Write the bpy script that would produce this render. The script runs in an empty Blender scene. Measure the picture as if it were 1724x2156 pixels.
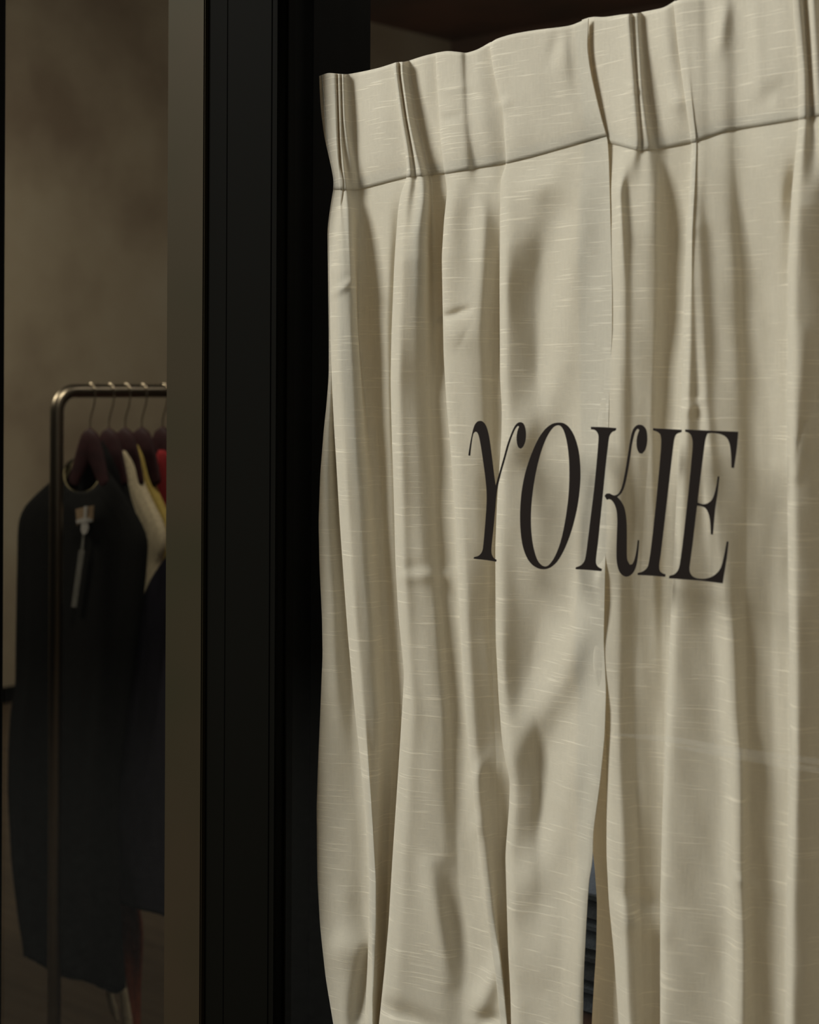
import bpy, bmesh, math, random
import numpy as np
from mathutils import Vector, Matrix

random.seed(4); np.random.seed(4)
S = bpy.context.scene
C = S.collection

# ---------------------------------------------------------------- camera, light, exposure
# world X runs along the shop front (to the right), Y goes into the shop, Z is up.
F = 3500.0; CX, CY = 862.0, 810.0              # focal length and principal point of the 1724x2156 frame
YAW = math.radians(42.0); ROLL = 0.0046
CAM = Vector((0.0, -1.115, 1.5))
FWD = Vector((-math.sin(YAW), math.cos(YAW), 0)); R0 = Vector((math.cos(YAW), math.sin(YAW), 0)); Z0 = Vector((0, 0, 1))
RGT = R0 * math.cos(ROLL) + Z0 * math.sin(ROLL); UPV = Z0 * math.cos(ROLL) - R0 * math.sin(ROLL)
cd = bpy.data.cameras.new('camera'); cam = bpy.data.objects.new('camera', cd); C.objects.link(cam)
M = Matrix((RGT, UPV, -FWD)).transposed().to_4x4(); M.translation = CAM; cam.matrix_world = M
cd.sensor_fit = 'VERTICAL'; cd.sensor_height = 36.0; cd.lens = F / 2156 * 36.0
cd.shift_y = -(1078 - CY) / 2156.0
cd.dof.use_dof = True; cd.dof.focus_distance = 1.62; cd.dof.aperture_fstop = 8.0
S.camera = cam
S.view_settings.view_transform = 'Standard'; S.view_settings.look = 'None'
S.view_settings.gamma = 1; S.view_settings.use_curve_mapping = False; S.view_settings.exposure = 0.0
S.cycles.max_bounces = 10; S.cycles.transparent_max_bounces = 12

w = bpy.data.worlds.new('world'); S.world = w; w.use_nodes = True
w.node_tree.nodes['Background'].inputs[0].default_value = (1.0, 0.98, 0.93, 1); w.node_tree.nodes['Background'].inputs[1].default_value = 0.22

def area(name, loc, target, size, energy, color, size_y=None, spread=None):
    l = bpy.data.lights.new(name, 'AREA'); l.energy = energy; l.color = color
    l.shape = 'RECTANGLE'; l.size = size; l.size_y = size_y or size
    if spread: l.spread = math.radians(spread)
    o = bpy.data.objects.new(name, l); C.objects.link(o); o.location = loc
    o.rotation_euler = (Vector(target) - Vector(loc)).to_track_quat('-Z', 'Y').to_euler(); return o
area('street_daylight', (-3.9, -4.0, 4.5), (-1.1, 0, 1.35), 2.2, 405, (1.0, 0.98, 0.935))
area('shop_lamp_warm', (-1.0, 2.6, 3.1), (-0.9, 0.4, 1.2), 0.9, 12, (1.0, 0.90, 0.76), spread=80)
area('fill_light_back', (-3.4, 4.0, 2.2), (-5.5, 6.6, 3.2), 0.8, 9, (1.0, 0.85, 0.7))  # added unseen fill, brightens the back wall above the curtains
area('shop_lamp_rack', (-3.5, 0.30, 2.3), (-2.6, 1.0, 1.1), 0.35, 12, (1.0, 0.9, 0.72))
area('fill_light_garments', (-1.75, 0.42, 2.9), (-2.6, 1.1, 1.1), 0.4, 10, (1.0, 0.9, 0.72), spread=130)  # added fill standing in for street light on the hanging garments
area('shop_lamp_wall', (-5.0, 1.6, 2.9), (-6.6, 2.9, 1.0), 0.6, 19.5, (1.0, 0.88, 0.70), spread=140)

# ---------------------------------------------------------------- helpers
def P(px, py, Y):
    """point of the plane at depth Y behind the glass that stands at a given place of the frame"""
    d = FWD + RGT * ((px - CX) / F) + UPV * ((CY - py) / F)
    return CAM + d * ((Y - CAM.y) / d.y)
def Pn(px, py, Y):
    a = (np.asarray(px) - CX) / F; b = (CY - np.asarray(py)) / F
    dx = FWD.x + RGT.x * a + UPV.x * b; dy = FWD.y + RGT.y * a + UPV.y * b; dz = FWD.z + RGT.z * a + UPV.z * b
    t = (Y - CAM.y) / dy
    return CAM.x + dx * t, CAM.y + dy * t, CAM.z + dz * t
def XY(px, Y): return P(px, 810, Y).x

def link(name, me, mat=None, parent=None, smooth=False):
    o = bpy.data.objects.new(name, me); C.objects.link(o)
    if mat: me.materials.append(mat)
    if parent: o.parent = parent
    if smooth: me.polygons.foreach_set('use_smooth', [True] * len(me.polygons))
    return o
def from_bm(name, bm, mat=None, parent=None, smooth=False):
    me = bpy.data.meshes.new(name); bmesh.ops.recalc_face_normals(bm, faces=bm.faces[:]) if smooth != 'keep' else None
    bm.to_mesh(me); bm.free(); return link(name, me, mat, parent, bool(smooth))
def tag(o, label, cat, group=None):
    o['label'] = label; o['category'] = cat
    if group: o['group'] = group
    return o
def struct(o): o['kind'] = 'structure'; return o
def empty(name, loc=(0, 0, 0)):
    o = bpy.data.objects.new(name, None); C.objects.link(o); o.location = loc; o.empty_display_size = 0.1; return o
def rel(o, parent):            # parent while staying in place
    o.parent = parent; o.matrix_parent_inverse = Matrix.Translation(parent.location).inverted(); return o
def box(bm, x0, x1, y0, y1, z0, z1):
    v = [bm.verts.new((x, y, z)) for x in (x0, x1) for y in (y0, y1) for z in (z0, z1)]
    for f in ((0, 1, 3, 2), (4, 6, 7, 5), (0, 4, 5, 1), (2, 3, 7, 6), (0, 2, 6, 4), (1, 5, 7, 3)):
        bm.faces.new([v[i] for i in f])
def boxo(name, b, mat, parent=None, bevel=0):
    bm = bmesh.new(); box(bm, *b)
    if bevel: bmesh.ops.bevel(bm, geom=bm.edges[:], offset=bevel, segments=2, affect='EDGES')
    return from_bm(name, bm, mat, parent)
def smooth_path(pts, n=8):
    pts = [Vector(p) for p in pts]; out = []
    for i in range(len(pts) - 1):
        p0 = pts[max(i - 1, 0)]; p1 = pts[i]; p2 = pts[i + 1]; p3 = pts[min(i + 2, len(pts) - 1)]
        for k in range(n):
            t = k / n
            out.append(0.5 * ((2 * p1) + (p2 - p0) * t + (2 * p0 - 5 * p1 + 4 * p2 - p3) * t * t + (3 * p1 - p0 - 3 * p2 + p3) * t ** 3))
    out.append(pts[-1]); return out
def sweep(bm, path, radii, seg=14, up=Vector((0, 1, 0)), caps=True):
    """tube with section radii (a across 'up', b along 'up') per point"""
    rings = []; n = len(path)
    for i, p in enumerate(path):
        t = (path[min(i + 1, n - 1)] - path[max(i - 1, 0)]).normalized()
        s = up - t * up.dot(t)
        s = s.normalized() if s.length > 1e-4 else Vector((1, 0, 0))
        q = t.cross(s)
        r = radii[i] if isinstance(radii, list) else radii
        a, b = r if isinstance(r, tuple) else (r, r)
        rings.append([bm.verts.new(p + q * (a * math.cos(2 * math.pi * k / seg)) + s * (b * math.sin(2 * math.pi * k / seg))) for k in range(seg)])
    for i in range(n - 1):
        for k in range(seg):
            bm.faces.new((rings[i][k], rings[i][(k + 1) % seg], rings[i + 1][(k + 1) % seg], rings[i + 1][k]))
    if caps: bm.faces.new(rings[0][::-1]); bm.faces.new(rings[-1])

# ---------------------------------------------------------------- materials
def lin(c): return tuple(((v / 255) / 12.92 if v / 255 <= 0.04045 else ((v / 255 + 0.055) / 1.055) ** 2.4) for v in c) + (1,)
def pbr(name, col, rough=0.6, metal=0.0, spec=0.5):
    m = bpy.data.materials.new(name); m.use_nodes = True; b = m.node_tree.nodes['Principled BSDF']
    b.inputs['Base Color'].default_value = col; b.inputs['Roughness'].default_value = rough; b.inputs['Metallic'].default_value = metal
    b.inputs['Specular IOR Level'].default_value = spec; return m
class N:
    def __init__(s, m): s.t = m.node_tree; s.b = s.t.nodes.get('Principled BSDF')
    def new(s, k, **kw):
        n = s.t.nodes.new(k)
        for a, v in kw.items(): setattr(n, a, v)
        return n
    def l(s, a, b): s.t.links.new(a, b)
    def noise(s, scale, stretch=(1, 1, 1), detail=4, rough=.55):
        tc = s.new('ShaderNodeTexCoord'); mp = s.new('ShaderNodeMapping'); mp.inputs['Scale'].default_value = stretch
        nz = s.new('ShaderNodeTexNoise'); nz.inputs['Scale'].default_value = scale; nz.inputs['Detail'].default_value = detail; nz.inputs['Roughness'].default_value = rough
        s.l(tc.outputs['Object'], mp.inputs[0]); s.l(mp.outputs[0], nz.inputs['Vector']); return nz.outputs[0]
    def ramp(s, fac, stops):
        r = s.new('ShaderNodeValToRGB'); e = r.color_ramp.elements
        while len(e) < len(stops): e.new(0.5)
        for i, (p, c) in enumerate(stops): e[i].position = p; e[i].color = c
        s.l(fac, r.inputs[0]); return r.outputs[0]
    def bump(s, h, strength, dist=.001, to=None):
        b = s.new('ShaderNodeBump'); b.inputs['Strength'].default_value = strength; b.inputs['Distance'].default_value = dist
        s.l(h, b.inputs['Height']); 
        for t in (to or [s.b]): s.l(b.outputs[0], t.inputs['Normal'])
        return b

def fabric(name, col, dark=.75, scale=300, bump=.3, rough=.95):
    m = pbr(name, col, rough, 0, .08); n = N(m); h = n.noise(scale, (1, 1, .4), 3)
    d = tuple(c * dark for c in col[:3]) + (1,)
    n.l(n.ramp(h, [(.35, d), (.65, col)]), n.b.inputs['Base Color']); n.bump(h, bump, .002); return m

def linen(name, col, trans, tcol):
    m = bpy.data.materials.new(name); m.use_nodes = True; t = m.node_tree; t.nodes.remove(t.nodes['Principled BSDF']); n = N(m)
    out = t.nodes['Material Output']
    dif = n.new('ShaderNodeBsdfDiffuse'); tr = n.new('ShaderNodeBsdfTranslucent'); mix = n.new('ShaderNodeMixShader'); mix.inputs[0].default_value = trans
    slub = n.noise(1, (22, 22, 620), 2, .5)           # long weft threads
    fine = n.noise(1, (260, 260, 1500), 2, .6)
    warp = n.noise(1, (900, 900, 60), 2, .6)
    sl = n.ramp(slub, [(0, (0, 0, 0, 1)), (.60, (0, 0, 0, 1)), (.68, (1, 1, 1, 1)), (1, (1, 1, 1, 1))])
    a = n.new('ShaderNodeMath', operation='ADD'); n.l(fine, a.inputs[0]); n.l(warp, a.inputs[1])
    bc = n.ramp(a.outputs[0], [(.0, tuple(c * .86 for c in col[:3]) + (1,)), (.9, tuple(c * .95 for c in col[:3]) + (1,)), (1, col)])
    # ramp clamps at 1, so scale the sum first
    hs = n.new('ShaderNodeMath', operation='MULTIPLY'); hs.inputs[1].default_value = .5; n.l(a.outputs[0], hs.inputs[0])
    bc = n.ramp(hs.outputs[0], [(.3, tuple(c * .88 for c in col[:3]) + (1,)), (.7, tuple(min(1, c * 1.04) for c in col[:3]) + (1,))])
    mx = n.new('ShaderNodeMix', data_type='RGBA'); mx.inputs[7].default_value = tuple(min(1, c * 1.2) for c in col[:3]) + (1,)
    n.l(bc, mx.inputs[6]); n.l(sl, mx.inputs[0]); n.l(mx.outputs[2], dif.inputs[0])
    tr.inputs[0].default_value = tcol
    ad = n.new('ShaderNodeMath', operation='MULTIPLY_ADD'); ad.inputs[1].default_value = .6; n.l(sl, ad.inputs[0]); n.l(hs.outputs[0], ad.inputs[2])
    n.bump(ad.outputs[0], .22, .0012, [dif])
    n.l(dif.outputs[0], mix.inputs[1]); n.l(tr.outputs[0], mix.inputs[2]); n.l(mix.outputs[0], out.inputs[0]); return m

LINEN = linen('linen', (.82, .78, .685, 1), .38, (.80, .72, .56, 1))
LINEN_BAND = linen('linen_doubled', (.82, .772, .665, 1), .26, (.78, .66, .46, 1))
THREAD = fabric('stitching', (.62, .55, .40, 1))

def plaster():
    m = pbr('plaster_wall', (.3, .26, .2, 1), .9, 0, .1); n = N(m)
    a = n.noise(.9, (1, 1, 1), 5, .6); b = n.noise(30, (1, 1, 1), 4)
    n.l(n.ramp(a, [(.3, (.23, .185, .135, 1)), (.5, (.35, .305, .225, 1)), (.7, (.41, .375, .29, 1))]), n.b.inputs['Base Color'])
    n.bump(b, .15, .004); return m
PLASTER = plaster()
BLACK = pbr('black_painted_steel', (.0034, .0032, .0021, 1), .65, 0, .03)
n = N(BLACK); n.bump(n.noise(60, (1, 1, .1), 3), .08, .002)
OLIVE = pbr('bronze_anodised_trim', (.040, .036, .025, 1), .5, .25, .1)
n = N(OLIVE); o_ = n.noise(1.6, (1, 1, 1.6), 3); n.l(n.ramp(o_, [(.3, (.024, .0245, .011, 1)), (.7, (.046, .031, .018, 1))]), n.b.inputs['Base Color'])
DARKWALL = pbr('dark_brown_wall', (.045, .034, .026, 1), .9, 0, .1)
n = N(DARKWALL); n.l(n.ramp(n.noise(1.2, (1, 1, 1), 4), [(.35, (.11, .09, .075, 1)), (.65, (.20, .12, .09, 1))]), n.b.inputs['Base Color'])
FLOOR = pbr('dark_wood_floor', (.05, .035, .022, 1), .55, 0, .3)
n = N(FLOOR); n.l(n.ramp(n.noise(6, (.3, 4, 1), 4), [(.3, (.06, .042, .026, 1)), (.7, (.10, .072, .045, 1))]), n.b.inputs['Base Color'])
PAVE = pbr('pavement', (.06, .058, .055, 1), .9, 0, .1); n = N(PAVE); n.l(n.ramp(n.noise(40, detail=6), [(.3, (.022, .021, .018, 1)), (.7, (.042, .04, .034, 1))]), n.b.inputs['Base Color'])
FACADE = pbr('street_facade', (.12, .11, .10, 1), .9, 0, .1); n = N(FACADE); n.l(n.ramp(n.noise(2, detail=6), [(.3, (.05, .047, .04, 1)), (.7, (.08, .074, .063, 1))]), n.b.inputs['Base Color'])
STEEL = pbr('brushed_steel', (.24, .205, .155, 1), .34, 1.0); n = N(STEEL); n.bump(n.noise(80, (1, 1, .05), 2), .04, .001)
WIRE = pbr('polished_wire', (.55, .48, .36, 1), .22, 1.0)
WOOD = pbr('burgundy_wood', (.018, .005, .006, 1), .6, 0, .12); n = N(WOOD); n.l(n.ramp(n.noise(25, (.4, 3, 3), 4), [(.3, (.013, .0042, .005, 1)), (.7, (.024, .007, .008, 1))]), n.b.inputs['Base Color'])
INK = pbr('dark_vinyl', (.0105, .0068, .0048, 1), .7, 0, .12)
n = N(INK); n.bump(n.noise(200), .05, .0005)
BROWNWOOD = pbr('brown_wood', (.06, .03, .018, 1), .5, 0, .3); n = N(BROWNWOOD); n.l(n.ramp(n.noise(20, (1, 1, 6), 4), [(.3, (.04, .018, .011, 1)), (.7, (.075, .04, .024, 1))]), n.b.inputs['Base Color'])

def glass_mat():
    m = bpy.data.materials.new('window_glass'); m.use_nodes = True; t = m.node_tree; t.nodes.remove(t.nodes['Principled BSDF']); n = N(m)
    tr = n.new('ShaderNodeBsdfTransparent'); tr.inputs[0].default_value = (.985, .99, .98, 1)
    gl = n.new('ShaderNodeBsdfGlossy'); gl.inputs['Roughness'].default_value = 0.0; gl.inputs[0].default_value = (.9, .95, 1, 1)
    fr = n.new('ShaderNodeFresnel'); ge = n.new('ShaderNodeNewGeometry'); io = n.new('ShaderNodeMath', operation='MULTIPLY_ADD')
    io.inputs[1].default_value = 1 / 1.45 - 1.45; io.inputs[2].default_value = 1.45; n.l(ge.outputs['Backfacing'], io.inputs[0]); n.l(io.outputs[0], fr.inputs[0]); mx = n.new('ShaderNodeMixShader')
    n.l(fr.outputs[0], mx.inputs[0]); n.l(tr.outputs[0], mx.inputs[1]); n.l(gl.outputs[0], mx.inputs[2]); n.l(mx.outputs[0], t.nodes['Material Output'].inputs[0]); return m
GLASS = glass_mat()

# ---------------------------------------------------------------- the shell
XL, XR, YB, ZC = -6.62, 2.6, 6.6, 3.6
x_trim0 = XY(349.5, -.018); x_blk = XY(434, -.014)
x_rev = XY(586, 0.0)                            # left reveal of the curtained window
x_l1 = XY(10, 0.026); ZS, ZH = .62, 3.2            # left post edge, sill and head heights
struct(boxo('floor', (XL, XR, .10, YB, -.1, 0), FLOOR))
struct(boxo('ceiling', (XL, XR, -.0, YB, ZC, ZC + .1), DARKWALL))
struct(boxo('wall_left', (XL - .15, XL, -.0, YB, 0, ZC), PLASTER))
struct(boxo('wall_back', (XL, XR, YB, YB + .15, 0, ZC), DARKWALL))
struct(boxo('wall_right', (XR, XR + .15, 0, YB, 0, ZC), DARKWALL))
struct(boxo('baseboard_left', (XL, XL + .02, .12, YB, 0, .075), BLACK, bevel=.004))
struct(boxo('pavement', (-16, 9, -9, -.05, -.12, -.02), PAVE))
struct(boxo('wall_opposite', (-16, 9, -9.3, -9, -.02, 9), FACADE))
# front wall below and above the windows, and to the left of the left window
bm = bmesh.new(); box(bm, XL, XR, -.02, .12, -.02, ZS); box(bm, XL, XR, -.02, .12, ZH, ZC + .1); box(bm, XL, x_l1 - .05, -.02, .024, ZS, ZH)
box(bm, XR - .6, XR, -.02, .12, ZS, ZH)
struct(from_bm('wall_front', bm, BLACK))

# window_1: the curtained window
win = struct(empty('window_1', (x_rev, 0, ZS)))
bm = bmesh.new()      # stepped steel post, one profile pulled upwards
pa, pb, pc = XY(476, -.012), XY(568, -.012), XY(582, -.012)
prof = [(x_blk, -.0128), (pa, -.0128), (pa + .0005, -.0120), (pb, -.0120), (pb + .0004, -.0130), (pb + .0012, -.0130), (pb + .0016, -.0120),
        (pc - .0012, -.0116), (pc - .0006, -.0122), (x_rev, -.0112), (x_rev, .008), (x_rev + .0035, .008),
        (x_rev + .0035, .040), (x_rev + .006, .040), (x_rev + .006, .050), (x_rev, .050), (x_rev, .128), (x_blk, .128)]
lo = [bm.verts.new((x, y, ZS)) for x, y in prof]; hi = [bm.verts.new((x, y, ZH)) for x, y in prof]
bm.faces.new(lo); bm.faces.new(hi[::-1])
for i in range(len(prof)):
    j = (i + 1) % len(prof); bm.faces.new((lo[i], hi[i], hi[j], lo[j]))
bmesh.ops.bevel(bm, geom=[e for e in bm.edges if abs(e.verts[0].co.z - e.verts[1].co.z) > .5], offset=.0002, segments=1, affect='EDGES')
rel(from_bm('frame_post', bm, BLACK), win)
rel(boxo('glass_pane', (x_rev, XR - .6, -.004, 0, ZS + .03, ZH), GLASS), win)
rel(boxo('sill', (x_rev, XR - .6, -.05, .16, ZS, ZS + .03), BLACK, bevel=.003), win)
REFLECTION = bpy.data.materials.new('painted_reflection'); REFLECTION.use_nodes = True; REFLECTION.node_tree.nodes.remove(REFLECTION.node_tree.nodes['Principled BSDF']); n = N(REFLECTION)  # pale see-through strips on the pane, painted in place of a reflected streak
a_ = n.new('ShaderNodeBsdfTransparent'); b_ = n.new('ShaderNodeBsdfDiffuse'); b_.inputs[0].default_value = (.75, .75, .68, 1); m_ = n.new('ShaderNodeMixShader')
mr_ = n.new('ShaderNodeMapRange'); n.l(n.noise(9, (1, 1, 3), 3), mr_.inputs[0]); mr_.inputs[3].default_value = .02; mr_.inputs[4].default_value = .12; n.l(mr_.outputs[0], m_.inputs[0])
n.l(a_.outputs[0], m_.inputs[1]); n.l(b_.outputs[0], m_.inputs[2]); n.l(m_.outputs[0], REFLECTION.node_tree.nodes['Material Output'].inputs[0])
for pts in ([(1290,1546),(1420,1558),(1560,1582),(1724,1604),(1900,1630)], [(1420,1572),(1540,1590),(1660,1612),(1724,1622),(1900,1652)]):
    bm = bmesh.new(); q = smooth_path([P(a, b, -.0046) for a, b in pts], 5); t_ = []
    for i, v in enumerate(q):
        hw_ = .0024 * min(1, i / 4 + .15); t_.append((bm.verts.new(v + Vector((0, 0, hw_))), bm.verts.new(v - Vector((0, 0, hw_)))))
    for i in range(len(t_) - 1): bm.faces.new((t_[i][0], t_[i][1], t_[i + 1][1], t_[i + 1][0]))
    rel(from_bm('painted_reflection', bm, REFLECTION), win)
# window_2: the open view into the shop
win2 = struct(empty('window_2', (x_l1, 0, ZS)))
rel(boxo('frame_post', (x_l1 - .05, x_l1, -.03, .026, ZS, ZH), BLACK, bevel=.0015), win2)
rel(boxo('glass_pane', (x_l1, x_trim0 + .002, -.003, 0, ZS + .03, ZH), GLASS), win2)
rel(boxo('sill', (x_l1, x_trim0, -.05, .05, ZS, ZS + .03), BLACK, bevel=.003), win2)
struct(boxo('trim_1', (x_trim0, x_blk - .0005, -.018, .02, ZS, ZH), OLIVE, bevel=.0012))

# ---------------------------------------------------------------- lettering on the glass
def zl(pts): return [(960 + a / 2.694, 840 + b / 2.694) for a, b in pts]
LET = [
 [[(70,320),(80,255),(92,195),(105,150),(120,130),(138,124),(155,132),(172,158),(188,220),(202,320),(213,410),(224,495),(245,420),(268,340),(290,260),(312,200),(330,160),(345,140),(362,132),(380,138),(392,165),(396,200),(392,240),(380,270),(368,282),(355,275),(346,250),(344,215),(349,182),(358,156),(350,152),(337,168),(320,205),(300,262),(277,345),(254,425),(232,520),(224,600),(212,730),(200,850),(202,880),(212,900),(230,913),(227,923),(165,913),(100,906),(102,897),(130,888),(148,865),(155,830),(164,730),(172,620),(174,540),(168,460),(155,360),(140,260),(128,205),(118,188),(108,186),(98,198),(88,250),(80,322)]],
 [[(580,134),(545,142),(505,172),(465,230),(425,320),(393,420),(372,530),(364,640),(366,740),(378,830),(400,895),(430,938),(465,960),(500,966),(535,956),(575,920),(615,850),(650,760),(680,650),(697,550),(705,450),(703,360),(692,280),(670,210),(640,160),(610,138)],
  [(572,150),(548,165),(515,215),(485,290),(458,390),(438,500),(427,600),(424,700),(430,790),(443,860),(462,915),(485,943),(508,950),(530,938),(560,895),(590,820),(612,730),(630,620),(640,520),(643,420),(640,330),(630,250),(615,190),(595,155)]],
 [[(765,158),(835,160),(908,165),(905,178),(885,188),(870,210),(862,260),(850,360),(838,480),(822,640),(806,800),(795,890),(793,930),(803,950),(828,965),(824,977),(750,970),(678,966),(679,955),(705,945),(725,925),(735,895),(748,800),(765,660),(782,520),(796,380),(806,260),(808,210),(800,188),(785,175),(766,172)],
  [(843,550),(852,537),(870,536),(888,545),(905,546),(925,532),(943,490),(960,410),(976,310),(988,235),(1001,180),(1018,155),(1038,146),(1060,152),(1078,175),(1084,215),(1082,255),(1072,290),(1055,310),(1040,308),(1028,285),(1024,250),(1028,210),(1040,176),(1030,168),(1018,182),(1007,215),(997,260),(987,330),(972,420),(955,495),(937,535),(914,556),(935,580),(955,620),(966,690),(968,770),(968,850),(970,910),(985,940),(1000,935),(1015,900),(1026,840),(1030,800),(1038,802),(1032,880),(1020,950),(1000,990),(970,1008),(945,1000),(925,975),(913,930),(910,870),(912,780),(915,690),(910,630),(895,590),(875,570),(855,571)]],
 [[(1118,166),(1190,170),(1280,175),(1278,188),(1250,200),(1238,225),(1230,280),(1216,400),(1198,560),(1178,730),(1160,880),(1152,940),(1155,975),(1170,988),(1188,995),(1186,1009),(1100,1002),(1030,998),(1030,987),(1060,978),(1085,955),(1095,920),(1108,830),(1125,680),(1143,500),(1157,350),(1164,250),(1160,205),(1145,188),(1118,178)]],
 [[(1300,173),(1380,177),(1480,181),(1600,186),(1592,280),(1576,392),(1562,390),(1560,320),(1553,260),(1535,220),(1500,200),(1450,193),(1425,197),(1414,230),(1400,330),(1385,450),(1372,560),(1370,588),(1400,597),(1430,590),(1455,565),(1475,500),(1484,438),(1493,440),(1482,540),(1470,620),(1463,690),(1456,770),(1445,768),(1442,700),(1432,650),(1415,620),(1390,608),(1366,606),(1355,700),(1340,830),(1327,930),(1324,975),(1340,1005),(1370,1018),(1420,1018),(1465,1000),(1500,960),(1520,890),(1535,808),(1545,810),(1535,900),(1522,980),(1512,1046),(1400,1032),(1300,1024),(1208,1017),(1210,1003),(1240,993),(1262,965),(1272,920),(1288,800),(1305,650),(1322,490),(1336,340),(1342,250),(1335,210),(1320,192),(1300,186)]],
]
def round_loop(pts, n=5):
    m = len(pts); V = [Vector((a, b, 0)) for a, b in pts]; corner = []
    for i in range(m):
        a = (V[i] - V[i - 1]).normalized(); b = (V[(i + 1) % m] - V[i]).normalized(); corner.append(a.dot(b) < .62)
    out = []
    for i in range(m):
        p1, p2 = V[i], V[(i + 1) % m]
        p0 = p1 if corner[i] else V[i - 1]; p3 = p2 if corner[(i + 1) % m] else V[(i + 2) % m]
        L = (p2 - p1).length
        t1 = Vector() if corner[i] else (p2 - p0).normalized() * L
        t2 = Vector() if corner[(i + 1) % m] else (p3 - p1).normalized() * L
        if corner[i]: t1 = (p2 - p1)
        if corner[(i + 1) % m]: t2 = (p2 - p1)
        for k in range(n):
            t = k / n; h = (2*t**3-3*t*t+1) * p1 + (t**3-2*t*t+t) * t1 + (-2*t**3+3*t*t) * p2 + (t**3-t*t) * t2
            out.append((h.x, h.y))
    return out
oc = P(1275, 1050, -.0045)
let = tag(empty('window_lettering', oc), 'dark brown five-letter word in tall slanted serif capitals on the window glass', 'lettering')
for loops in LET:
    cu = bpy.data.curves.new('letter', 'CURVE'); cu.dimensions = '2D'; cu.fill_mode = 'BOTH'; cu.extrude = .0002
    for lp in loops:
        q = [P(a, b, -.0045) for a, b in round_loop(zl(lp))]
        sp = cu.splines.new('POLY'); sp.points.add(len(q) - 1); sp.use_cyclic_u = True
        for i, v in enumerate(q): sp.points[i].co = (v.x - oc.x, v.z - oc.z, 0, 1)
    tmp = bpy.data.objects.new('tmp', cu); C.objects.link(tmp); dg = bpy.context.evaluated_depsgraph_get()
    me = bpy.data.meshes.new_from_object(tmp.evaluated_get(dg)); bpy.data.objects.remove(tmp)
    me.transform(Matrix.Rotation(math.pi / 2, 4, 'X')); me.materials.clear()
    link('letter', me, INK, let)

# ---------------------------------------------------------------- curtains
YC = .046
YS = np.arange(-120, 2900, 4.0)
def gsm(a, sig, axis=0):
    r = int(sig * 3) + 1; k = np.exp(-.5 * (np.arange(-r, r + 1) / sig) ** 2); k /= k.sum()
    a = np.moveaxis(a, axis, 0); p = np.concatenate([np.repeat(a[:1], r, 0), a, np.repeat(a[-1:], r, 0)])
    out = sum(k[i] * p[i:i + len(a)] for i in range(2 * r + 1)); return np.moveaxis(out, 0, axis)
def tab(pairs, sig=3.0):
    y, v = zip(*pairs); return gsm(np.interp(YS, y, v), sig)
def seg_d(px, py, pts):
    best = np.full(px.shape, 1e9); tt = np.zeros(px.shape); L = 0; tot = sum(math.dist(pts[i], pts[i + 1]) for i in range(len(pts) - 1))
    for i in range(len(pts) - 1):
        (ax, ay), (bx, by) = pts[i], pts[i + 1]; dx, dy = bx - ax, by - ay; l2 = dx * dx + dy * dy
        t = np.clip(((px - ax) * dx + (py - ay) * dy) / l2, 0, 1); d = np.hypot(px - ax - t * dx, py - ay - t * dy)
        m = d < best; best = np.where(m, d, best); tt = np.where(m, (L + t * math.sqrt(l2)) / tot, tt); L += math.sqrt(l2)
    return best, tt
def wrinkle(px, py, spec):
    out = np.zeros(px.shape)
    for pts, wd, amp in spec:
        d, t = seg_d(px, py, pts); out += amp * np.exp(-.5 * (d / (wd * 1.25)) ** 2) * np.sin(np.pi * np.clip(.08 + .84 * t, 0, 1)) ** .6
    return out
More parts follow.
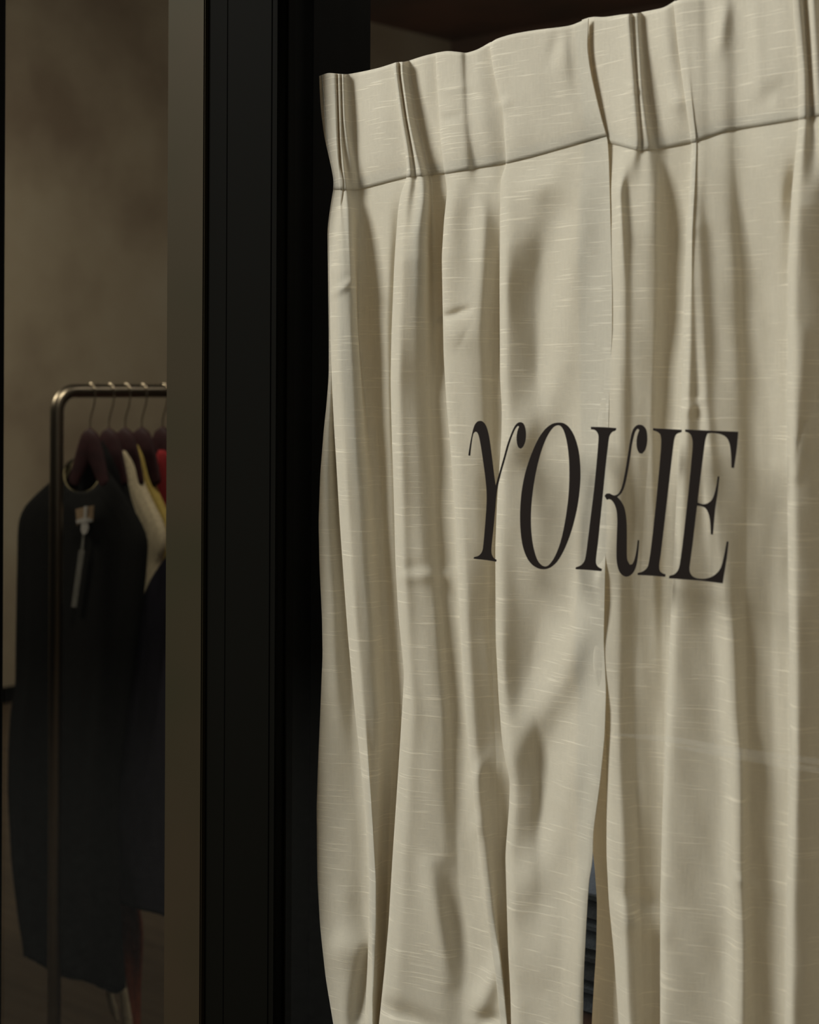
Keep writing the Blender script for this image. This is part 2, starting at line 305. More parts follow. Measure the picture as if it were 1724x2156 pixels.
def curtain(name, cols, top, hb, wr, label, parent_loc, nseg=9, ybot=2560, sm=2.4, seed=0, gain=.75):
    topx, topy = zip(*top); hbx, hby = zip(*hb)
    tx = [tab(c[0]) for c in cols]; td = [tab(c[1]) if isinstance(c[1], list) else np.full(len(YS), float(c[1])) for c in cols]
    nh, nb = 30, 330
    def grid(ra, kind):
        X = np.zeros((len(ra), len(cols))); Yp = X.copy(); D = X.copy()
        for j in range(len(cols)):
            x = np.full(len(ra), np.interp(300, YS, tx[j]))
            for _ in range(6):
                a = np.interp(x, topx, topy); b = np.interp(x, hbx, hby)
                y = a + (b - a) * ra if kind == 'h' else b + (ybot - b) * ra
                x = np.interp(y, YS, tx[j])
            X[:, j], Yp[:, j], D[:, j] = x, y, np.interp(y, YS, td[j])
        n = (len(cols) - 1) * nseg + 1; u = np.linspace(0, len(cols) - 1, n); i = np.minimum(u.astype(int), len(cols) - 2); f = u - i
        it = lambda A: gsm(A[:, i] * (1 - f) + A[:, i + 1] * f, sm, 1)
        return it(X), it(Yp), it(D)
    par = tag(empty(name, parent_loc), *label)
    objs = []
    for kind, ra in (('h', np.linspace(0, 1.0, nh)), ('b', np.concatenate([np.linspace(-.012, 0.2, 110)[:-1], np.linspace(.2, 1, nb - 110)]))):
        X, Yp, D = grid(ra, kind)
        am = 1.0 if kind == 'h' else 1.0 + gain * np.clip(ra / .08, 0, 1)[:, None]
        D = np.where(D < 0, D * .62, D) * am + wrinkle(X, Yp, wr) * 1.2
        D = D + .35 * np.sin(X * .043 + Yp * .011 + seed) * np.sin(Yp * .0135 + X * .006) + .22 * np.sin(X * .09 - Yp * .03 + 2 * seed)
        if kind == 'h': D = D + .8 - 3.2 * np.clip((ra[:, None] - .74) / .26, 0, 1) ** 2
        else: D = D - 3.3 * np.exp(-np.clip(ra, 0, 1)[:, None] / .022) 
        Yw = YC - D * .001
        x, y, z = Pn(X, Yp, Yw); nr, nc = x.shape
        co = np.stack([x, y, z], -1).reshape(-1, 3) - np.array(parent_loc)
        r = np.arange(nr - 1)[:, None] * nc + np.arange(nc - 1)[None]
        q = np.stack([r, r + nc, r + nc + 1, r + 1], -1).reshape(-1, 4)
        me = bpy.data.meshes.new(name); me.from_pydata(co.tolist(), [], q.tolist()); me.update()
        o = link('heading_band' if kind == 'h' else 'linen_panel', me, LINEN_BAND if kind == 'h' else LINEN, par, True)
        s = o.modifiers.new('thickness', 'SOLIDIFY'); s.thickness = .0009 if kind == 'h' else .0005; s.offset = 0
        objs.append(o)
    return par

def off(base, dx): return [(y, x + dx) for y, x in base]
L_ = [(-100,671),(160,672),(230,675),(290,683),(340,695),(385,704),(430,696),(480,689),(700,692),(790,692),(850,687),(900,681),(1000,672),(1100,668),(1200,670),(1300,675),(1380,676),(1500,670),(1620,664),(1700,661),(1850,662),(1950,668),(2060,681),(2156,698),(2300,722),(2600,750)]
A_ = [(-100,676),(160,677),(290,688),(340,698),(385,708),(430,699),(480,692),(700,695),(800,696),(900,701),(980,706),(1100,713),(1230,722),(1350,731),(1480,743),(1600,756),(1700,765),(1850,775),(1950,775),(2050,770),(2156,766),(2300,760)]
B_ = [(-100,824),(135,826),(210,835),(290,848),(350,856),(378,856),(400,843),(440,836),(550,828),(700,822),(800,820),(900,822),(1050,827),(1180,830),(1290,836),(1380,845),(1420,849),(1480,845),(1560,840),(1680,832),(1800,824),(1950,815),(2050,806),(2156,795),(2300,780)]
C_ = [(-100,912),(115,915),(220,921),(300,926),(375,935),(400,940),(460,933),(540,928),(650,930),(750,932),(850,938),(950,947),(1100,957),(1250,963),(1380,970),(1500,978),(1620,988),(1720,998),(1830,1010),(1950,1025),(2040,1040),(2156,1052),(2300,1060)]
D_ = [(-100,1028),(92,1029),(150,1038),(210,1052),(232,1059),(300,1062),(345,1066),(375,1052),(450,1051),(600,1050),(800,1051),(860,1055),(920,1054),(1050,1045),(1150,1041),(1350,1042),(1470,1048),(1560,1055),(1600,1062),(1640,1072),(1700,1070),(1800,1062),(1900,1065),(2000,1068),(2100,1073),(2300,1078)]
G0 = [(-100,1242),(50,1240),(100,1237),(150,1244),(200,1255),(260,1270),(290,1280),(340,1283),(450,1286),(600,1290),(700,1290),(800,1285),(900,1282),(1050,1280),(1200,1275),(1350,1272),(1450,1277),(1550,1274),(1650,1264),(1750,1250),(1800,1249),(1830,1246),(1850,1241),(1950,1235),(2050,1230),(2156,1228),(2300,1226)]

cols = [
 (off(L_, 0),  [(0,10),(380,9),(500,7),(800,7),(1000,9),(2300,9)]),
 ([(y, (l + a) / 2 + 3) for (y, l), a in zip(L_, np.interp([p[0] for p in L_], [p[0] for p in A_], [p[1] for p in A_]))], [(0,14),(380,10),(700,10),(1000,8),(2300,7)]),
 ([(y, a + (2 if y < 750 else 9)) for y, a in A_], [(0,14),(380,12),(700,11),(850,2),(1000,-5),(1900,-5),(2000,0),(2300,0)]),
 (off(A_, 0), [(0,10),(380,12),(700,13),(1200,12),(1900,9),(1990,3),(2300,2)]),
 ([(y, a + (14 if y < 380 else 20)) for y, a in A_], [(0,13),(380,15),(700,16),(1300,15),(1900,11),(2300,5)]),
 # three fingers of the first pleat
 ([(0,706),(160,706),(300,710),(380,713),(440,716),(520,722),(1000,740),(1500,775),(2300,785)], [(0,14),(380,17),(440,16),(2300,9)]),
 ([(0,709),(160,709),(300,713),(380,717),(440,722),(520,730),(1000,752),(1500,788),(2300,788)], [(0,6),(300,8),(380,12),(440,15),(700,14),(2300,5)]),
 ([(0,714),(160,714),(300,718),(380,726),(440,732),(520,736),(1000,762),(1500,797),(2300,792)], [(0,13),(300,14),(380,15),(440,15),(700,12),(2300,2)]),
 ([(0,718),(160,718),(300,722),(380,732),(440,741),(520,744),(1000,772),(1500,805),(2300,795)], [(0,5),(300,8),(380,9),(440,11),(700,9),(2300,-2)]),
 ([(0,722),(160,722),(250,725),(300,732),(380,744),(440,752),(520,752),(700,750),(1000,784),(1500,815),(2300,798)], [(0,12),(250,12),(380,5),(440,2),(700,0),(1200,0),(2300,-5)]),
 ([(0,733),(160,733),(300,744),(380,760),(500,772),(700,775),(1000,800),(1500,828),(2300,800)], [(0,1),(380,-4),(700,-4),(1300,-6),(2300,-9)]),
 ([(0,765),(160,765),(380,790),(500,795),(700,800),(1000,815),(1500,838),(2300,802)], [(0,1),(250,3),(380,-2),(700,-3),(1100,-5),(1500,-8),(2300,-10)]),
 ([(0,800),(160,800),(380,822),(450,822),(700,815),(1000,822),(1500,842),(2300,800)], [(0,7),(250,8),(380,0),(700,-1),(1100,-5),(1500,-9),(2300,-10)]),
 # second pleat
 (off(B_, 9), [(0,6),(250,6),(380,2),(450,-8),(1150,-8),(1300,-6),(2300,-8)]),
 (off(B_, 0), [(0,14),(380,13),(500,12),(2300,10)]),
 ([(0,834),(150,835),(250,848),(320,860),(380,865),(420,856),(500,848),(800,838),(1200,850),(1500,868),(2000,840),(2300,815)], [(0,15),(380,17),(500,16),(2300,12)]),
 ([(0,839),(150,840),(250,855),(320,868),(380,877),(420,872),(500,864),(800,856),(1200,868),(1500,890),(2000,868),(2300,850)], [(0,6),(320,8),(380,11),(420,12),(500,15),(800,12),(2300,10)]),
 ([(0,846),(150,846),(250,860),(320,874),(380,888),(420,890),(500,880),(800,878),(1200,890),(1500,915),(2000,900),(2300,890)], [(0,13),(380,15),(420,16),(500,14),(800,8),(1200,9),(2300,8)]),
 ([(0,850),(150,851),(250,866),(320,882),(380,899),(420,902),(500,898),(800,900),(1200,910),(1500,935),(2000,935),(2300,930)], [(0,11),(300,8),(380,10),(500,9),(800,2),(1200,5),(1300,6),(2300,5)]),
 ([(0,862),(150,862),(250,878),(320,894),(380,908),(500,908),(800,915),(1200,930),(1500,952),(2000,975),(2300,975)], [(0,2),(300,-6),(500,-6),(800,-6),(1200,-2),(2300,0)]),
 ([(0,890),(150,892),(300,910),(380,922),(500,920),(800,930),(1200,950),(1500,968),(2000,1010),(2300,1010)], [(0,5),(200,2),(300,-4),(500,-9),(800,-8),(1200,-5),(2300,-2)]),
 (off(C_, 8), [(0,4),(300,-4),(500,-8),(800,-7),(1200,-5),(2000,-2),(2300,-3)]),
 (off(C_, 0), [(0,8),(375,9),(500,10),(1200,8),(1900,10),(2050,3),(2300,3)]),
 ([(y, x + (26 if y < 400 else 18)) for y, x in C_], [(0,9),(375,12),(500,11),(1200,10),(2300,8)]),
 ([(0,968),(110,970),(250,974),(350,985),(450,992),(700,985),(1000,1002),(1300,1002),(1600,1025),(1900,1046),(2100,1058),(2300,1066)], [(0,8),(350,11),(450,4),(700,10),(1000,8),(1600,4),(2300,0)]),
 ([(0,978),(110,980),(250,988),(350,1000),(450,1018),(700,1012),(1000,1026),(1300,1022),(1600,1045),(1900,1055),(2100,1064),(2300,1070)], [(0,3),(250,6),(350,4),(450,8),(700,8),(1000,4),(1600,0),(2300,-4)]),
 ([(0,1005),(110,1006),(250,1020),(350,1035),(450,1036),(700,1034),(1000,1040),(1300,1035),(1600,1058),(1900,1062),(2100,1070),(2300,1074)], [(0,2),(250,9),(350,3),(450,4),(700,0),(1000,-1),(1600,-4),(2300,-6)]),
 (off(D_, 7), [(0,0),(250,0),(350,-2),(420,2),(600,-6),(1300,-6),(2300,-8)]),
 (off(D_, 0), [(0,8),(350,8),(420,6),(600,8),(1300,9),(2300,8)]),
 ([(y, x + 16) for y, x in D_], [(0,10),(350,9),(600,12),(1000,11),(2300,11)]),
 ([(y, x + 50) for y, x in D_], [(0,10),(200,10),(350,8),(600,4),(1000,8),(1100,8),(1400,3),(2000,9),(2300,10)]),
 ([(0,1130),(350,1145),(700,1145),(1300,1140),(2300,1140)], [(0,10),(300,8),(420,4),(600,-4),(800,-3),(1000,4),(1150,4),(1400,-3),(1700,0),(2000,8),(2300,9)]),
 ([(0,1180),(350,1200),(700,1200),(1300,1190),(2000,1180),(2300,1175)], [(0,9),(300,6),(450,2),(600,1),(1000,1),(1500,1),(2300,8)]),
 (off(G0, -36), [(0,6),(300,4),(600,5),(1000,4),(1500,3),(2300,8)]),
 (off(G0, -10), [(0,8),(300,5),(600,7),(1500,7),(2300,9)]),
 (off(G0, 0), [(0,8),(300,6),(600,8),(1500,8),(2300,7)]),
]
top = [(660,162),(674,160),(688,153),(730,157),(790,146),(835,131),(855,130),(900,115),(940,107),(965,108),(978,113),(1026,99),(1032,89),(1050,79),(1100,66),(1200,55),(1240,38),(1300,34)]
hb = [(660,398),(755,400),(860,372),(930,367),(1000,355),(1065,344),(1130,328),(1275,286),(1300,284)]
wrL = [
 ([(1235,380),(1215,480),(1195,600),(1180,760),(1150,860),(1080,950)], 21, 6.5),
 ([(1200,330),(1130,420),(1100,560)], 24, 3.0),
 ([(1262,1225),(1225,1330),(1180,1430),(1120,1530),(1075,1610)], 22, 8.0),
 ([(1258,1500),(1225,1600),(1180,1720),(1130,1840),(1085,1900)], 24, 5.0),
 ([(1175,1690),(1130,1770),(1105,1800)], 26, -3.0),
 ([(1190,1900),(1170,2050),(1190,2156)], 34, 3.0),
 ([(1100,400),(1160,385),(1210,420)], 16, 2.6),
 ([(926,668),(950,664),(985,652)], 5, -3.2), ([(932,690),(975,712)], 16, 3.0),
 ([(838,1216),(880,1214),(955,1208)], 7, 1.6), ([(850,1196),(900,1190)], 7, -.9),
 ([(700,620),(745,590)], 5, 1.6), ([(930,250),(970,244)], 3, -1.6), ([(930,190),(1000,180)], 3, .8),
 ([(1025,1595),(1003,1640),(1005,1700)], 9, 2.4), ([(1010,1715),(1003,1760)], 8, 1.6),
 ([(1050,225),(1075,212)], 4, 1.5), ([(1175,70),(1160,130)], 7, -1.6), ([(1195,75),(1190,160)], 12, 1.6),
 ([(700,1500),(720,1680),(715,1850)], 16, -3.0), ([(690,1990),(770,2010)], 20, 3.0), ([(775,2010),(750,2156)], 9, -7.0),
 ([(800,2120),(860,2140),(930,2170)], 12, -5.0), ([(905,1830),(925,1950),(945,2060)], 13, 4.0), ([(935,1840),(960,1950),(985,2060)], 14, -3.5),
 ([(1000,2140),(1058,2146)], 8, -4.0), ([(1052,2020),(1025,2090),(1000,2150)], 12, 6.0),
 ([(1085,2060),(1130,2100),(1150,2200)], 22, -3.0),
]
locL = P(975, 2560, YC)
cl = curtain('linen_curtain', cols, top, hb, wrL, ('cream linen pinch-pleated curtain beside the black post, ending at the open slit', 'curtain', 'cream linen curtains in the shop window'), tuple(locL))

E_ = [(-100,1225),(300,1260),(450,1262),(900,1254),(1400,1246),(1460,1256),(1500,1272),(1600,1275),(1800,1275),(1900,1280),(2000,1290),(2156,1301),(2300,1310)]
G_ = [(-100,1412),(0,1416),(100,1426),(200,1440),(300,1454),(400,1450),(500,1443),(650,1438),(800,1435),(900,1430),(1050,1422),(1220,1414),(1350,1408),(1500,1402),(1700,1393),(1900,1388),(2300,1388)]
H_ = [(-100,1468),(300,1478),(420,1470),(700,1482),(850,1486),(1050,1502),(1240,1520),(1350,1530),(1500,1535),(1600,1545),(1850,1545),(1980,1550),(2300,1548)]
I_ = [(-100,1666),(0,1668),(150,1680),(260,1680),(400,1665),(550,1658),(900,1655),(1200,1657),(1400,1660),(1600,1662),(1850,1655),(2300,1650)]
cols = [
 ([(-100,1215),(300,1240),(1500,1238),(1800,1246),(1825,1250),(1900,1255),(2000,1252),(2060,1247),(2156,1240),(2300,1232)], [(0,-3),(1500,-8),(2300,-8)]),
 (off(E_, -6), [(0,-6),(1500,-9),(2300,-9)]),
 (off(E_, 8), [(0,-5),(1500,-8),(2300,-8)]),
 (off(E_, 0), [(0,2),(300,-1),(900,4),(1400,6),(1500,4),(2300,3)]),
 ([(y, x + 14) for y, x in E_], [(0,4),(300,1),(600,4),(1000,7),(1500,6),(2300,6)]),
 ([(-100,1262),(200,1285),(300,1300),(400,1297),(600,1306),(900,1302),(1500,1302),(2000,1318),(2300,1330)], [(0,5),(300,3),(400,9),(600,8),(1500,6),(2300,8)]),
 # pleat
 ([(-100,1300),(200,1318),(300,1326),(400,1306),(600,1316),(900,1316),(1500,1322),(2000,1335),(2300,1348)], [(0,7),(300,10),(400,11),(600,8),(1500,2),(2300,6)]),
 ([(-100,1322),(40,1324),(200,1336),(300,1344),(400,1318),(600,1328),(900,1326),(1500,1334),(2300,1360)], [(0,12),(250,12),(320,13),(400,6),(600,6),(1500,0),(2300,0)]),
 ([(-100,1328),(40,1330),(200,1343),(300,1350),(360,1348),(440,1345),(600,1345),(900,1344),(1500,1350),(2300,1368)], [(0,4),(250,6),(320,8),(400,6),(600,5),(1500,-2),(2300,-3)]),
 ([(-100,1340),(40,1342),(200,1352),(300,1365),(360,1368),(440,1368),(900,1360),(1500,1368),(2300,1374)], [(0,7),(250,9),(320,8),(400,6),(600,4),(1500,-5),(2300,-6)]),
 ([(-100,1347),(40,1350),(200,1362),(300,1378),(380,1384),(440,1384),(600,1386),(900,1374),(1500,1382),(2300,1380)], [(0,-2),(250,-5),(320,3),(400,4),(600,2),(900,0),(1500,-7),(2300,-7)]),
 ([(-100,1370),(40,1375),(200,1390),(300,1400),(600,1402),(900,1390),(1500,1394),(2300,1385)], [(0,1),(100,1),(250,-6),(400,-7),(900,-7),(1500,-8),(2300,-8)]),
 ([(-100,1395),(40,1400),(200,1418),(300,1430),(600,1425),(900,1415),(1500,1400),(2300,1388)], [(0,6),(100,7),(220,4),(320,-7),(400,-9),(2300,-8)]),
 (off(G_, 8), [(0,2),(220,1),(320,-7),(2300,-8)]),
 (off(G_, 0), [(0,7),(320,7),(600,8),(2300,8)]),
 ([(y, x + 15) for y, x in G_], [(0,8),(320,9),(600,12),(2300,10)]),
 ([(y, h - (18 if y < 900 else 22)) for y, h in H_], [(0,7),(320,8),(600,11),(900,7),(1300,2),(2300,0)]),
 (off(H_, 0), [(0,6),(320,7),(600,10),(900,9),(1300,7),(2300,7)]),
 (off(H_, 18), [(0,3),(320,5),(600,6),(900,6),(1300,6),(2300,7)]),
 ([(-100,1520),(0,1522),(300,1528),(600,1545),(1000,1560),(2300,1590)], [(0,5),(100,6),(320,3),(600,4),(900,3),(1300,0),(2300,-2)]),
 ([(-100,1545),(0,1548),(300,1558),(600,1575),(1000,1590),(2300,1610)], [(0,2),(320,-3),(600,-3),(1300,-3),(2300,-5)]),
 ([(-100,1600),(300,1615),(600,1615),(1000,1622),(2300,1628)], [(0,6),(320,4),(400,0),(600,-5),(1300,-6),(2300,-7)]),
 ([(-100,1640),(300,1650),(600,1642),(2300,1640)], [(0,8),(320,5),(600,-4),(2300,-7)]),
 (off(I_, 8), [(0,8),(320,4),(400,-4),(2300,-7)]),
 (off(I_, 0), [(0,12),(400,9),(2300,10)]),
 (off(I_, 16), [(0,12),(250,14),(400,13),(2300,13)]),
 ([(-100,1690),(0,1694),(150,1702),(300,1712),(500,1705),(2300,1700)], [(0,1),(250,4),(400,10),(2300,8)]),
 ([(-100,1706),(0,1712),(150,1720),(300,1736),(500,1735),(2300,1730)], [(0,11),(250,10),(400,6),(2300,2)]),
 ([(-100,1725),(300,1760),(2300,1770)], [(0,-4),(400,-3),(2300,-5)]),
 ([(-100,1790),(2300,1810)], [(0,2),(400,-6),(2300,-6)]),
 ([(-100,1800),(2300,1800)], [(0,9),(2300,9)]),
 ([(-100,1830),(2300,1830)], [(0,9),(2300,9)]),
 ([(-100,1900),(2300,1900)], [(0,3),(2300,-6)]),
 ([(-100,1960),(2300,1950)], [(0,6),(2300,8)]),
 ([(-100,2060),(2300,2060)], [(0,4),(2300,-6)]),
 ([(-100,2160),(2300,2160)], [(0,4),(2300,4)]),
]
top = [(1200,50),(1243,36),(1262,34),(1288,40),(1294,32),(1340,28),(1410,14),(1420,0),(1500,-8),(1724,-34),(2160,-110)]
hb = [(1200,296),(1280,300),(1345,318),(1400,312),(1460,300),(1530,276),(1620,262),(1724,244),(2160,180)]
wrR = [
 ([(1530,10),(1520,60),(1512,110)], 8, 2.5), ([(1590,10),(1600,200)], 8, 1.5), ([(1320,185),(1338,188)], 3, 1.5),
 ([(1690,900),(1670,1000),(1690,700)], 10, 2.0), ([(1300,1900),(1330,1940),(1385,1965)], 14, 3.0), ([(1310,1880),(1385,1900)], 12, -2.5),
 ([(1550,1850),(1590,1862)], 5, 2.0), ([(1440,870),(1480,840)], 5, 1.4), ([(1540,1950),(1560,2100)], 20, -2),
 ([(1600,215),(1640,190),(1675,240)], 12, -2.5), ([(1420,200),(1436,230)], 10, 2.0),
]
locR = P(1600, 2560, YC)
cr = curtain('linen_curtain', cols, top, hb, wrR, ('cream linen pleated curtain past the slit, behind the letters I and E', 'curtain', 'cream linen curtains in the shop window'), tuple(locR), seed=2.0, gain=1.15)

# ---------------------------------------------------------------- what shows through the slit
tb = tag(empty('display_table', P(1240, 2120, .40)), 'brown wooden table behind the slit between the two curtains', 'table')
tz = P(1240, 2095, .34).z; tx0 = P(1240, 2100, .34).x
rel(boxo('table_top', (tx0 - .42, tx0 + .42, .26, .72, tz - .035, tz), BROWNWOOD, bevel=.003), tb)
for a in (-.38, .38):
    for b in (.30, .68): rel(boxo('leg', (tx0 + a - .02, tx0 + a + .02, b - .02, b + .02, 0, tz - .035), BROWNWOOD, bevel=.003), tb)
DENIM = [fabric('dark_blue_cloth', (.13, .17, .25, 1)), fabric('grey_blue_cloth', (.09, .11, .15, 1))]
zz = tz
for i in range(4):
    bm = bmesh.new(); h = .030
    for k, o2 in enumerate((0, .5)):
        rows = []
        nx, ny = 12, 10; x0 = tx0 - .17; y0 = .30
    # a folded piece: rounded front fold, slightly sagging layers
    pr = [(y0 + .25, 0.001), (y0 + .02, 0.0), (y0, h * .25), (y0 + .012, h * .46), (y0 + .05, h * .5), (y0 + .012, h * .54), (y0, h * .77), (y0 + .02, h * .99), (y0 + .25, h)]
    pp = smooth_path([(0, a, b) for a, b in pr], 4)
    prev = None
    for k in range(nx + 1):
        t = k / nx; cur = [bm.verts.new((x0 + .34 * t, p.y, zz + p.z + .0012 * math.sin(9 * t + i))) for p in pp]
        if prev:
            for a in range(len(pp) - 1): bm.faces.new((prev[a], prev[a + 1], cur[a + 1], cur[a]))
            bm.faces.new((prev[-1], prev[0], cur[0], cur[-1]))
        else: bm.faces.new(cur)
        prev = cur
    bm.faces.new(prev[::-1])
    place = ('topmost of the pile', 'second from the top of the pile', 'second from the bottom of the pile', 'lowest of the pile')[3 - i]
    tag(from_bm('folded_garment', bm, DENIM[i % 2], None, True), 'dark blue folded garment glimpsed in the curtain slit, ' + place, 'garment', 'folded garments on the display table')
    zz += h + .002

# ---------------------------------------------------------------- clothes rack
YR = .865; XRL = XY(150, YR)                     # front post depth and rail line
r = .0135
XRL = P(118, 1200, YR).x; zr = P(118, 823, YR).z
rack = tag(empty('clothes_rack', (XRL, YR, 0)), 'brushed steel tube clothes rack with a rounded corner beside the olive trim', 'clothes rack')
def rack_parts(parent, x, y0, y1, z, rad=.0135):
    R = .042; path = [Vector((x, y0, .06))] + [Vector((x, y0, z - R - .02))]
    for k in range(10):
        a = math.pi / 2 * k / 9; path.append(Vector((x, y0 + R - R * math.cos(a), z - R + R * math.sin(a))))
    for k in range(10):
        a = math.pi / 2 * k / 9; path.append(Vector((x, y1 - R + R * math.sin(a), z - R + R * math.cos(a))))
    path += [Vector((x, y1, .06))]
    bm = bmesh.new(); sweep(bm, path, rad, 20, Vector((1, 0, 0))); rel(from_bm('rail_frame', bm, STEEL, None, True), parent)
    for yy in (y0, y1):
        bm = bmesh.new(); sweep(bm, [Vector((x - .22, yy, .06)), Vector((x + .22, yy, .06))], rad, 16, Vector((0, 1, 0))); f = rel(from_bm('foot_bar', bm, STEEL, None, True), parent)
        for s in (-.2, .2):
            bm = bmesh.new(); sweep(bm, [Vector((x + s - .01, yy, .026)), Vector((x + s + .01, yy, .026))], .026, 16, Vector((0, 1, 0)))
            c = from_bm('caster', bm, BLACK, None, True); c.parent = f; c.matrix_parent_inverse = Matrix.Translation(parent.location)
            c.matrix_parent_inverse = f.matrix_parent_inverse.inverted() @ f.matrix_parent_inverse
rack_parts(rack, XRL, YR, YR + 1.25, zr)
def rail_y(px):                                  # where along the rail a hook shows at a given place
    lo, hi = YR, YR + 1.2
    for _ in range(40):
        m = (lo + hi) / 2; v = Vector((XRL, m, zr)) - CAM
        q = CX + F * v.dot(RGT) / v.dot(FWD)
        if q < px: lo = m
        else: hi = m
    return lo

def hanger_mesh():
    R = .0135 + .0018; hook = []
    for k in range(15):
        a = math.radians(215 - 225 * k / 14); hook.append(Vector((math.cos(a) * R, 0, math.sin(a) * R)))
    hook += [Vector((.0158, 0, -.012)), Vector((.012, 0, -.030)), Vector((.004, 0, -.048)), Vector((0, 0, -.062)), Vector((0, 0, -.085))]
    bm = bmesh.new(); sweep(bm, smooth_path(hook, 3), .0015, 8, Vector((0, 1, 0)))
    bm2 = bmesh.new(); path = []; rad = []
    for k in range(41):
        t = -1 + 2 * k / 40; a = abs(t)
        path.append(Vector((.052 * t, -.003 * a * a, -.104 - .088 * a ** 1.25)))
        hgt = .028 * (1 - .55 * a) + .003; dep = .0082 - .0032 * a
        if a > .96: hgt *= .8; dep *= .85
        rad.append((hgt, dep))
    sweep(bm2, path, rad, 16, Vector((0, 1, 0)))
    return bm, bm2
hk = [190, 230, 264, 299, 343]; HY = [rail_y(p) for p in hk]
HL = ['front', 'second', 'third', 'fourth', 'rearmost']
HT = ['holding the black coat, in front of the others', 'just behind the black coat hanger', 'holding the cream dress, middle of the five',
      'holding the yellow top', 'holding the red top, against the olive trim']
proto = None; hangers = []
for i, yh in enumerate(HY):
    if proto is None:
        proto = empty('coat_hanger', (XRL, yh, zr)); a, b = hanger_mesh()
        from_bm('hook', a, WIRE, proto, True)['label'] = 'thin bright metal hook'
        from_bm('hanger_body', b, WOOD, proto, True); o = proto
    else:
        o = proto.copy(); C.objects.link(o)
        for ch in list(proto.children):
            c = ch.copy(); C.objects.link(c); c.parent = o
        o.location = (XRL, yh, zr)
    tag(o, 'dark burgundy wooden coat hanger ' + HT[i], 'hanger', 'burgundy hangers on the rack'); hangers.append(o)

def garment(name, Y, left, right, ytop, ybot, mat, label, cat='garment', thick=.022, neck=None, folds=(7, .12), lining=None, nr=70, seg=64, seed=0, group='garments on the clothes rack'):
    """closed hanging shell; left/right are the side lines as (height in frame, place in frame)"""
    ys = np.linspace(ytop, ybot, nr); ly, lx = zip(*left); ry, rx = zip(*right)
    xl = np.interp(ys, ly, lx); xr = np.interp(ys, ry, rx)
    xl = gsm(xl, 1.0); xr = gsm(xr, 1.0)
    ctr = P(float((xl[nr // 2] + xr[nr // 2]) / 2), ytop, Y)
    root = tag(empty(name, (ctr.x, Y, P(200, ybot, Y).z)), label, cat, group); loc = Vector(root.location)
    def shell(nm, m, shrink, rows):
        bm = bmesh.new(); rings = []
        for i in range(rows):
            f = i / (nr - 1); A = P(float(xl[i]), float(ys[i]), Y); B = P(float(xr[i]), float(ys[i]), Y)
            c = (A + B) / 2; hw = (B - A).length / 2 * shrink; zc = c.z
            th = thick * min(1, .62 + f * 6) * (1 + .5 * f) * shrink; ring = []
            for k in range(seg):
                a = 2 * math.pi * k / seg; s, co = math.sin(a), math.cos(a)
                fold = 1 + folds[1] * min(1, f * 3) * math.sin(folds[0] * a + 3 * f + seed) + .5 * folds[1] * math.sin(2.3 * folds[0] * a - 5 * f + seed)
                xx = c.x + hw * math.copysign(abs(co) ** .8, co); yy = Y + th * math.copysign(abs(s) ** .7, s) * fold
                z = zc
                if neck and i < 6:
                    z += (neck[0] * (1 if s > 0 else 0) * abs(s) - neck[1] * (1 if s < 0 else 0) * abs(s) ** 1.0) * (1 - i / 6)
                if i == rows - 1: z += .004 * math.sin(5 * a + seed)
                ring.append(bm.verts.new(Vector((xx, yy, z)) - loc))
            rings.append(ring)
        for i in range(rows - 1):
            for k in range(seg): bm.faces.new((rings[i][k], rings[i][(k + 1) % seg], rings[i + 1][(k + 1) % seg], rings[i + 1][k]))
        return from_bm(nm, bm, m, root, True)
    o = shell('body', mat, 1, nr); sd = o.modifiers.new('thickness', 'SOLIDIFY'); sd.thickness = .0015; sd.offset = -1
    if lining: shell('lining', lining, .93, 22)['label'] = 'pale lining showing in the neck'
    return root

BLACKCLOTH = fabric('black_wool', (.0060, .0060, .0058, 1), .8, 200, .15)
CREAMCLOTH = fabric('cream_towelling', (.38, .325, .225, 1), .72, 260, .6)
YELLOW = fabric('mustard_knit', (.30, .225, .065, 1), .75, 240, .4)
RED = fabric('red_jersey', (.19, .018, .020, 1), .8, 240, .3)
NAVY = fabric('dark_navy_nylon', (.020, .018, .027, 1), .7, 30, .35)
RUST = fabric('rust_cotton', (.24, .065, .028, 1), .7, 120, .3)
LINING = fabric('pale_lining', (.30, .25, .14, 1), .8)

y0 = HY[0]
coat = garment('black_coat', y0, [(985,140),(1000,128),(1020,104),(1045,78),(1070,57),(1095,44),(1120,40),(1300,38),(1480,37),(1510,28),(1600,23),(1700,22),(1850,31),(1980,47),(2035,58),(2070,60)],
    [(985,210),(1000,232),(1040,262),(1070,284),(1110,308),(1130,310),(1200,304),(1240,299),(1350,283),(1500,262),(1600,246),(1700,243),(1930,250),(2070,258)],
    985, 2046, BLACKCLOTH, 'long black coat hanging frontmost on the rack with a small label and paper tag', 'coat', .017, (.022, .048), (9, .10), LINING, seed=.6)
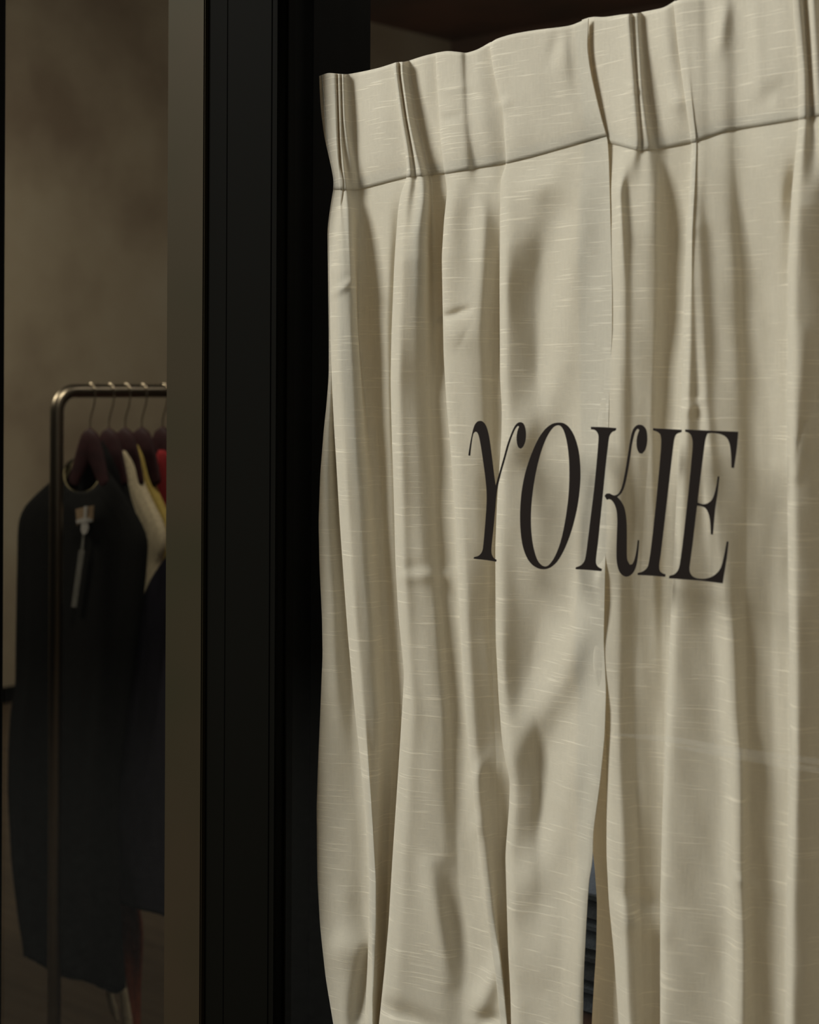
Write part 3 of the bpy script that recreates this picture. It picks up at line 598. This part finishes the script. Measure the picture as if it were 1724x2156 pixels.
# label, string and tag on the coat's front
LT = fabric('label_cloth', (.19, .135, .085, 1), .8); WHT = fabric('white_paper', (.26, .25, .235, 1), .85); GRY = fabric('grey_paper', (.115, .112, .10, 1), .7, 150)
def patch(name, pts, dy, mat, parent, th=.0012):
    Yp = y0 - .0265 - dy; bm = bmesh.new(); q = [P(a, b, Yp) for a, b in pts]
    f = [bm.verts.new(v) for v in q]; g = [bm.verts.new(v + Vector((0, th, 0))) for v in q]
    bm.faces.new(f); bm.faces.new(g[::-1])
    for i in range(len(q)): j = (i + 1) % len(q); bm.faces.new((f[i], g[i], g[j], f[j]))
    return rel(from_bm(name, bm, mat), parent)
nl = patch('neck_label', [(159,1072),(197,1064),(195,1098),(180,1104),(162,1106)], .004, LT, coat); nl['label'] = 'tan sewn label'
pt = patch('paper_tag', [(171,1102),(184,1099),(186,1112),(183,1122),(175,1127),(170,1116)], .006, WHT, coat); pt['label'] = 'small white paper tag'
patch('label_thread', [(177,1066),(183,1066),(181,1090),(195,1094),(193,1099),(161,1102),(160,1095),(176,1090)], .0065, WHT, coat)
pst = patch('hang_string', [(174,1125),(177,1125),(175,1160),(169,1160)], .005, GRY, coat)
pg = patch('price_tag', [(166,1158),(177,1159),(160,1279),(150,1278)], .006, GRY, coat, .002); pg['label'] = 'long narrow grey tag'

garment('black_knit_garment', HY[1], [(928,218),(950,205),(1000,185),(1100,150),(1480,150)],
    [(928,228),(948,238),(965,247),(1000,264),(1040,272),(1100,292),(1480,270)],
    928, 1480, BLACKCLOTH, 'shorter black top pressed between the black coat and the cream garment', 'garment', .012, None, (5, .1), seed=2)
garment('rust_scarf', HY[1] + .026, [(1000,205),(1850,215),(1900,235),(1935,250),(2000,257),(2050,265),(2156,279),(2230,284)],
    [(1000,240),(1800,250),(1870,285),(1935,300),(2000,299),(2050,295),(2100,293),(2156,292),(2230,292)],
    1000, 2230, RUST, 'rust-brown scarf whose narrow end hangs below the navy coat', 'scarf', .005, None, (5, .2), seed=2)
cream = garment('cream_dress', HY[2], [(948,236),(958,228),(1000,215),(1100,180),(1300,170),(1590,232)],
    [(948,268),(956,280),(985,292),(1010,296),(1050,316),(1090,338),(1110,345),(1140,346),(1165,338),(1178,333),(1200,334),(1300,330),(1400,318),(1500,300),(1590,270)],
    948, 1590, CREAMCLOTH, 'cream towelling garment with a rounded shoulder behind the black coat', 'garment', .022, None, (5, .10), seed=1)
def tie(pts, wd):
    q = [P(pts[0][0], pts[0][1], HY[2])] + [P(a, b, HY[1] + .010) for a, b in pts[1:]]
    bm = bmesh.new(); path = smooth_path(q, 6); n_ = len(path)
    rad = [((wd * (.35 + .65 * min(1, (i / (n_ - 1)) * 1.1))) * (1 if i < n_ - 5 else (n_ - i) / 6), .004) for i in range(n_)]
    sweep(bm, path, rad, 12, Vector((0, 1, 0))); return rel(from_bm('tie_end', bm, CREAMCLOTH, None, True), cream)
tie([(236,1560),(226,1700),(224,1900),(226,2050),(231,2095),(238,2122),(247,2150)], .0125)
tie([(250,1585),(240,1800),(244,1980),(255,2060),(262,2100),(267,2140),(275,2190)], .0160)
garment('yellow_top', HY[3], [(936,280),(946,272),(1000,255),(1100,240),(1500,235)],
    [(936,297),(945,304),(965,310),(1000,316),(1040,334),(1075,352),(1100,362),(1200,366),(1500,350)],
    936, 1500, YELLOW, 'mustard yellow garment between the cream one and the red one', 'garment', .015, None, (5, .1), seed=3)
garment('red_top', HY[4], [(947,341),(955,336),(965,328),(985,316),(1005,310),(1050,312),(1450,312)],
    [(947,347),(955,365),(1000,400),(1100,450),(1450,450)],
    947, 1450, RED, 'bright red garment rearmost on the rack, against the olive trim', 'garment', .018, None, (5, .1), seed=4)
# navy coat on a lower rail that stands behind the trim
YN = (HY[0] + HY[1]) / 2 + .022; nx = P(455, 1150, YN)
rack2 = tag(empty('clothes_rack', (nx.x, YN, 0)), 'lower steel rack carrying the dark navy coat, mostly hidden behind the black post', 'clothes rack')
navy = garment('navy_coat', YN, [(1085,432),(1110,405),(1150,370),(1185,350),(1220,326),(1260,307),(1300,297),(1400,286),(1500,272),(1570,260),(1620,248),(1700,222),(1760,215),(1850,223),(1900,238),(1950,251)],
    [(1085,480),(1110,510),(1200,560),(1500,575),(1950,580)],
    1085, 1945, NAVY, 'dark navy padded coat low against the olive trim beside the black coat', 'coat', .012, None, (6, .25), seed=5)
rack_parts(rack2, nx.x, YN - .055, YN + .75, 1.42, .011)
bm = bmesh.new(); a = hanger_mesh(); a[0].free()
h2 = proto.copy(); C.objects.link(h2); h2.location = (nx.x, YN, 1.42)
for ch in list(proto.children): c = ch.copy(); C.objects.link(c); c.parent = h2
a[1].free(); bm.free()

if 'group' in h2: del h2['group']
tag(h2, 'dark wooden hanger carrying the navy coat behind the post', 'hanger')
